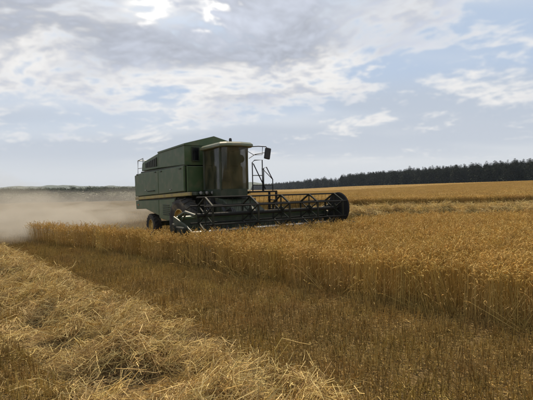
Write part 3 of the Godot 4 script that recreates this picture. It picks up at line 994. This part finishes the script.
func ladder(root: Node) -> void:
	var l := node("ladder", root)
	var t := Tris.new()
	t.box(Vector3(-2.45, 1.86, -1.05), Vector3(0.95, 0.06, 1.1), 0.01)
	put(t, "platform", M.steel_dark, l)
	t = Tris.new()
	var x := -2.2
	t.tube([Vector3(x, 1.88, -0.66), Vector3(x, 2.92, -0.66), Vector3(x, 3.0, -0.76), Vector3(x, 3.02, -1.1), Vector3(x, 1.88, -1.1)], 0.02)
	t.tube([Vector3(x, 2.45, -0.66), Vector3(x, 2.45, -1.1)], 0.016)
	t.tube([Vector3(x, 2.1, -0.66), Vector3(x, 2.1, -1.1)], 0.016)
	t.tube([Vector3(x + 0.03, 2.88, -0.68), Vector3(x + 0.03, 1.95, -1.2)], 0.02)
	t.tube([Vector3(x, 1.88, -1.14), Vector3(x, 2.72, -1.16), Vector3(x, 2.76, -1.28), Vector3(x, 2.3, -1.56), Vector3(x, 1.88, -1.56)], 0.02)
	t.tube([Vector3(x, 2.1, -1.14), Vector3(x, 2.1, -1.56)], 0.016)
	t.tube([Vector3(-2.9, 1.88, -1.58), Vector3(-2.9, 2.75, -1.58), Vector3(x, 2.3, -1.57)], 0.018)
	put(t, "handrail", M.steel_dark, l)
	for k in 4:
		t = Tris.new()
		t.box(Vector3(-2.35, 0.55 + 0.33 * k, -1.66), Vector3(0.42, 0.04, 0.16), 0.008)
		put(t, "step", M.steel_dark, l)
	for s in [-0.22, 0.22]:
		t = Tris.new()
		t.box(Vector3(-2.35 + s, 1.18, -1.66), Vector3(0.03, 1.4, 0.1), 0.008)
		put(t, "stringer", M.steel_dark, l)

func header(root: Node) -> void:
	var hd := node("header", root)
	var w := 2.9
	var t := Tris.new()
	t.slab(poly_sy([[1.0, 1.12], [1.0, 0.28], [0.1, 0.2], [0.1, 0.23], [0.93, 0.33], [0.93, 1.12]]), -w, w, 0.004)
	put(t, "trough", M.dark_green, hd)
	t = Tris.new()
	t.tube([Vector3(-0.96, 1.14, -w), Vector3(-0.96, 1.14, w)], 0.06, 0.06, 8)
	put(t, "top_beam", M.green, hd)
	t = Tris.new()
	t.lathe(Vector3(-0.58, 0.6, -w + 0.05), Vector3(0, 0, 1), [Vector2(0.0, 0.0), Vector2(0.17, 0.0), Vector2(0.17, 2.0 * w - 0.1), Vector2(0.0, 2.0 * w - 0.1)], 18)
	for s in [-1.0, 1.0]:
		for k in 72:
			var a0: float = TAU * k / 14.0 * s
			var a1: float = TAU * (k + 1) / 14.0 * s
			var z0: float = s * (w - 0.08 - k * 0.031)
			var z1: float = s * (w - 0.08 - (k + 1) * 0.031)
			var p := func(a: float, r: float, z: float) -> Vector3: return Vector3(-0.58 + cos(a) * r, 0.6 + sin(a) * r, z)
			t.quad(p.call(a0, 0.16, z0), p.call(a0, 0.29, z0), p.call(a1, 0.29, z1), p.call(a1, 0.16, z1))
	put(t, "auger", M.steel, hd)
	t = Tris.new()
	t.box(Vector3(-0.06, 0.215, 0.0), Vector3(0.1, 0.025, 2.0 * w), 0.006)
	for k in 76:
		t.box(Vector3(0.03, 0.215, -w + 0.04 + k * 0.0762), Vector3(0.13, 0.02, 0.02), 0.004)
	put(t, "cutter_bar", M.steel_dark, hd)
	for s in [-1.0, 1.0]:
		t = Tris.new()
		t.slab(poly_sy([[1.05, 1.2], [1.05, 0.25], [-0.1, 0.18], [-0.95, 0.22], [-1.05, 0.3], [-0.35, 0.72], [0.3, 1.0]]), s * (w + 0.04) - 0.03, s * (w + 0.04) + 0.03, 0.012)
		put(t, "side_plate", M.dark_green, hd)
		t = Tris.new()
		t.tube([Vector3(0.3, 0.5, s * (w + 0.1)), Vector3(1.0, 0.42, s * (w + 0.06)), Vector3(1.35, 0.3, s * (w + 0.02))], 0.07, 0.012, 8)
		t.tube([Vector3(0.3, 0.8, s * (w + 0.1)), Vector3(0.75, 0.72, s * (w + 0.14)), Vector3(1.1, 0.48, s * (w + 0.05))], 0.02, 0.012, 6)
		put(t, "crop_divider", M.dark_green, hd)
		t = Tris.new()
		t.tube([Vector3(-1.0, 1.18, s * (w - 0.08)), Vector3(-0.5, 1.33, s * (w - 0.08)), Vector3(0.12, 1.25, s * (w - 0.08))], 0.055, 0.05, 8)
		t.tube([Vector3(-0.95, 0.75, s * (w - 0.0)), Vector3(-0.4, 1.3, s * (w - 0.04))], 0.03)
		put(t, "reel_arm", M.dark_green, hd)
	for k in 3:
		t = Tris.new()
		t.tube([Vector3(-1.0, 1.1, 0.75 + k * 0.07), Vector3(-1.25, 1.32 + k * 0.03, 0.72 + k * 0.06), Vector3(-1.7, 1.22, 0.74 + k * 0.05), Vector3(-2.3, 1.5, 0.7)], 0.018)
		put(t, "hose", M.black, hd)
	t = Tris.new()
	t.box(Vector3(-0.45, 0.72, w + 0.13), Vector3(0.7, 0.42, 0.12), 0.04)
	t.lathe(Vector3(-0.75, 0.85, w + 0.19), Vector3(0, 0, 1), [Vector2(0.0, 0.04), Vector2(0.15, 0.04), Vector2(0.17, 0.0)], 16)
	put(t, "knife_drive", M.reel, hd)
	# the reel
	var reel := node("reel", root, Vector3(0, 1.25, 0))
	var rl := 2.72
	t = Tris.new()
	t.tube([Vector3(0, 0, -rl), Vector3(0, 0, rl)], 0.06, 0.06, 10)
	put(t, "reel_tube", M.steel_dark, reel)
	var r := 0.50
	var turn := PI / 6.0
	for z in [2.45, 0.93, -0.25, -1.42, -2.55]:
		t = Tris.new()
		for k in 6:
			var a0 := turn + TAU * k / 6.0
			var a1 := turn + TAU * (k + 1) / 6.0
			var p0 := Vector3(cos(a0) * r, sin(a0) * r, z)
			var p1 := Vector3(cos(a1) * r, sin(a1) * r, z)
			t.tube([Vector3(cos(a0) * 0.05, sin(a0) * 0.05, z), p0], 0.026, 0.022, 5)
			t.tube([p0, p1], 0.014, 0.014, 5)
			t.box(p0.lerp(p1, 0.5) * 1.0, Vector3((p1 - p0).length() * 0.94, 0.045, 0.06), 0.005, Basis(Vector3(0, 0, 1), (p1 - p0).angle_to(Vector3.RIGHT) * signf((p1 - p0).y if absf((p1 - p0).y) > 0.001 else 1.0)))
		t.lathe(Vector3(0, 0, z - 0.015), Vector3(0, 0, 1), [Vector2(0.06, 0.0), Vector2(0.15, 0.0), Vector2(0.15, 0.03), Vector2(0.06, 0.03)], 12)
		put(t, "reel_spider", M.reel, reel)
	for k in 6:
		var an := turn + TAU * k / 6.0
		var c := Vector3(cos(an) * r, sin(an) * r, 0)
		t = Tris.new()
		t.tube([c + Vector3(0, 0, -rl), c + Vector3(0, 0, rl)], 0.024, 0.024, 7)
		put(t, "reel_bat", M.steel_dark, reel)
		t = Tris.new()
		for i in 34:
			var z := -rl + 0.06 + i * (2.0 * rl - 0.12) / 33.0
			t.tube([c + Vector3(0, 0, z), c + Vector3(-0.03, -0.12, z), c + Vector3(-0.05, -0.24, z)], 0.006, 0.004, 4)
		var o := put(t, "tines", M.steel_dark, reel)
		o.set_meta("kind", "stuff")
	t = Tris.new()
	t.lathe(Vector3(0, 0, -rl - 0.06), Vector3(0, 0, 1), [Vector2(0.0, 0.0), Vector2(0.5, 0.0), Vector2(0.54, 0.015), Vector2(0.5, 0.03), Vector2(0.0, 0.03)], 26)
	put(t, "end_shield", M.black, reel)

# ------------------------------------------------------------------ dust thrown up behind the machine
func dust() -> void:
	var root := node("dust_cloud")
	tag(root, "tan dust drifting behind the combine at left", "dust", "", "stuff")
	var mats := []
	for k in [0.03, 0.055, 0.10, 0.17]:
		var m := FogMaterial.new()
		m.albedo = srgb(0.76, 0.70, 0.59)
		m.density = k
		mats.append(m)
	var puff := func(x: float, y: float, z: float, w: float, h: float, k: int) -> void:
		var f := FogVolume.new()
		f.name = "dust_puff"
		f.shape = RenderingServer.FOG_VOLUME_SHAPE_ELLIPSOID
		f.size = Vector3(w, h, w * rng.randf_range(0.7, 1.2))
		f.position = Vector3(x, y, -z)
		f.rotation = Vector3(rng.randfn() * 0.3, rng.randf() * TAU, rng.randfn() * 0.3)
		f.material = mats[k]
		root.add_child(f, true)
	# billows that drift off to the left
	for i in 62:
		var k := rng.randf()
		var z := lerpf(17.5, 34.0, k) + rng.randf_range(-1.0, 1.0)
		var x := -z * clampf(rng.randfn(0.58, 0.09), 0.36, 0.72)
		var y := absf(rng.randfn(0.0, 0.95)) * smooth(0.34, 0.62, -x / z) * (0.6 + 0.6 * k)
		var w := rng.randf_range(1.3, 3.6)
		puff.call(x, y, z, w, w * rng.randf_range(0.5, 0.85), clampi(3 - int(y * 1.6 + rng.randf() * 1.6), 0, 3))
	# what is left hanging low over the stubble, back to the machine
	for i in 12:
		var z := rng.randf_range(21.5, 32.0)
		puff.call(-z * rng.randf_range(0.24, 0.42) - 0.6, 0.15, z, rng.randf_range(2.0, 4.5), rng.randf_range(0.8, 1.8), 1 + rng.randi() % 2)
	for i in 26:
		var z := rng.randf_range(24.0, 50.0)
		var x := -z * rng.randf_range(0.22, 0.62)
		puff.call(x, 0.1, z, rng.randf_range(0.10, 0.22) * z, rng.randf_range(0.7, 1.4), rng.randi() % 2)
	var thin := FogMaterial.new()
	thin.albedo = srgb(0.76, 0.72, 0.64)
	thin.density = 0.0042
	for i in 12:
		var z := rng.randf_range(62.0, 92.0)
		var f := FogVolume.new()
		f.name = "dust_puff"
		f.shape = RenderingServer.FOG_VOLUME_SHAPE_ELLIPSOID
		f.size = Vector3(z * rng.randf_range(0.2, 0.45), rng.randf_range(3.0, 5.2), z * 0.3)
		f.position = Vector3(-z * rng.randf_range(0.28, 0.66), 0.3, -z)
		f.material = thin
		root.add_child(f, true)

# ------------------------------------------------------------------ materials
func materials() -> void:
	var paint := func(a: Color, b: Color, d: Color, rough: float) -> StandardMaterial3D:
		var m := surface(Color(1, 1, 1), rough)
		m.albedo_texture = noise_tex(noise(int(a.g * 900.0) + 5, 0.012, 5), [a, a.lerp(b, 0.4), b, b.lerp(d, 0.5), d], 384)
		m.uv1_triplanar = true
		m.uv1_scale = Vector3(0.45, 0.45, 0.45)
		return m
	var dustc := srgb(0.20, 0.165, 0.10)
	M.green = paint.call(srgb(0.040, 0.080, 0.026), srgb(0.052, 0.090, 0.032), srgb(0.10, 0.11, 0.052), 0.45)
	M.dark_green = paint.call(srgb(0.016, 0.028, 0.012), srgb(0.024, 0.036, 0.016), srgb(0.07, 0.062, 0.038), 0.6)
	M.pale_green = paint.call(srgb(0.10, 0.13, 0.07), srgb(0.13, 0.15, 0.09), dustc, 0.4)
	M.stripe = paint.call(srgb(0.34, 0.27, 0.05), srgb(0.36, 0.28, 0.08), dustc, 0.55)
	M.yellow = paint.call(srgb(0.42, 0.26, 0.04), srgb(0.40, 0.27, 0.07), dustc, 0.55)
	M.rubber = paint.call(srgb(0.018, 0.017, 0.016), srgb(0.03, 0.028, 0.024), dustc, 0.85)
	M.rust = paint.call(srgb(0.16, 0.045, 0.03), srgb(0.14, 0.05, 0.035), dustc, 0.7)
	M.amber = surface(srgb(0.5, 0.12, 0.02), 0.3)
	M.black = surface(srgb(0.012, 0.012, 0.012), 0.5)
	M.reel = paint.call(srgb(0.014, 0.017, 0.012), srgb(0.022, 0.025, 0.018), srgb(0.06, 0.055, 0.04), 0.6)
	M.steel = surface(srgb(0.28, 0.28, 0.27), 0.42, 0.8)
	M.steel_dark = surface(srgb(0.016, 0.017, 0.016), 0.6, 0.0)
	M.steel_dark.metallic_specular = 0.25
	M.reel.metallic_specular = 0.25
	M.lens = surface(srgb(0.22, 0.22, 0.2), 0.25)
	M.black_glass = surface(srgb(0.008, 0.009, 0.01), 0.12)
	# tinted panes with a patchy film of harvest dust
	var film := noise(71, 0.014, 5).get_seamless_image(256, 256)
	var gi := Image.create(256, 256, false, Image.FORMAT_RGBA8)
	for y in 256:
		for x in 256:
			var k := smooth(0.15, 0.9, film.get_pixel(x, y).r)
			gi.set_pixel(x, y, Color(srgb(0.03, 0.033, 0.018).lerp(srgb(0.085, 0.078, 0.042), k), lerpf(0.66, 0.86, k)))
	var g := surface(Color(1, 1, 1), 0.08)
	g.albedo_texture = ImageTexture.create_from_image(gi)
	g.uv1_triplanar = true
	g.uv1_scale = Vector3(0.55, 0.3, 0.55)
	g.transparency = BaseMaterial3D.TRANSPARENCY_ALPHA
	M.glass = g
	M.wheat = plant_mat(0.28)
	M.straw = plant_mat(0.3)
	M.leaf = plant_mat(0.12)
	M.needles = plant_mat(0.0, 0.9)
	M.bark = surface(srgb(0.05, 0.035, 0.025), 0.9)
	var soil := surface(Color(1, 1, 1), 0.95)
	soil.albedo_texture = noise_tex(noise(9, 0.03, 6), [srgb(0.045, 0.029, 0.014), srgb(0.075, 0.05, 0.023), srgb(0.11, 0.076, 0.034), srgb(0.20, 0.14, 0.06), srgb(0.13, 0.09, 0.04)], 512)
	soil.uv1_triplanar = true
	soil.uv1_world_triplanar = true
	soil.uv1_scale = Vector3(0.9, 0.9, 0.9)
	soil.metallic_specular = 0.0
	M.soil = soil
	var heap := surface(Color(1, 1, 1), 0.95)
	heap.albedo_texture = noise_tex(noise(21, 0.06, 5), [srgb(0.06, 0.042, 0.02), srgb(0.14, 0.10, 0.045), srgb(0.27, 0.20, 0.09), srgb(0.36, 0.27, 0.12)], 512)
	heap.uv1_triplanar = true
	heap.uv1_world_triplanar = true
	heap.uv1_scale = Vector3(1.3, 1.3, 1.3)
	heap.metallic_specular = 0.0
	M.heap = heap
	var hill := surface(Color(1, 1, 1), 1.0)
	hill.albedo_texture = noise_tex(noise(33, 0.02, 5), [srgb(0.025, 0.04, 0.018), srgb(0.035, 0.055, 0.024), srgb(0.045, 0.065, 0.03), srgb(0.07, 0.08, 0.035)], 256)
	hill.uv1_triplanar = true
	hill.uv1_world_triplanar = true
	hill.uv1_scale = Vector3(0.002, 0.01, 0.002)
	M.hill = hill

func _ready() -> void:
	rng.seed = 20240801
	n_big = noise(11, 0.02, 4)
	n_mid = noise(27, 0.03, 4)
	n_fine = noise(43, 0.05, 4)
	# camera
	var cam := Camera3D.new()
	cam.name = "camera"
	cam.fov = rad_to_deg(2.0 * atan(200.0 / 455.0))
	cam.position = Vector3(0, CAM_H, 0)
	cam.basis = Basis(Vector3.RIGHT, -atan(11.0 / 455.0)) * Basis(Vector3.BACK, -deg_to_rad(1.2))
	cam.near = 0.1
	cam.far = 9000.0
	add_child(cam)
	cam.current = true
	# sun, high and a little left of where the camera looks, through thin cloud
	SUN_DIR = dir_of(deg_to_rad(-10.0), deg_to_rad(44.0))
	var sun := DirectionalLight3D.new()
	sun.name = "sun"
	sun.light_energy = 1.6
	sun.light_color = Color(1.0, 0.93, 0.82)
	sun.light_angular_distance = 0.7
	sun.shadow_enabled = true
	add_child(sun)
	sun.look_at_from_position(Vector3.ZERO, -SUN_DIR, Vector3.UP)
	# sky, exposure and air
	var env := Environment.new()
	env.background_mode = Environment.BG_SKY
	env.sky = make_sky()
	env.background_energy_multiplier = 0.84
	env.tonemap_mode = Environment.TONE_MAPPER_LINEAR
	env.tonemap_exposure = 1.3
	env.sdfgi_enabled = true
	env.ssao_enabled = true
	env.ssil_enabled = true
	env.fog_enabled = true
	env.fog_density = 0.00009
	env.fog_light_color = Color(0.80, 0.86, 0.95)
	env.volumetric_fog_enabled = true
	env.volumetric_fog_density = 0.0
	var we := WorldEnvironment.new()
	we.name = "world_environment"
	we.environment = env
	add_child(we)
	print("sky done")
	materials()
	ground_sheet()
	far_hills()
	print("land done")
	combine()
	print("machines done")
	plant_wheat()
	plant_stubble()
	lay_straw()
	plant_trees()
	dust()
	print("all done")
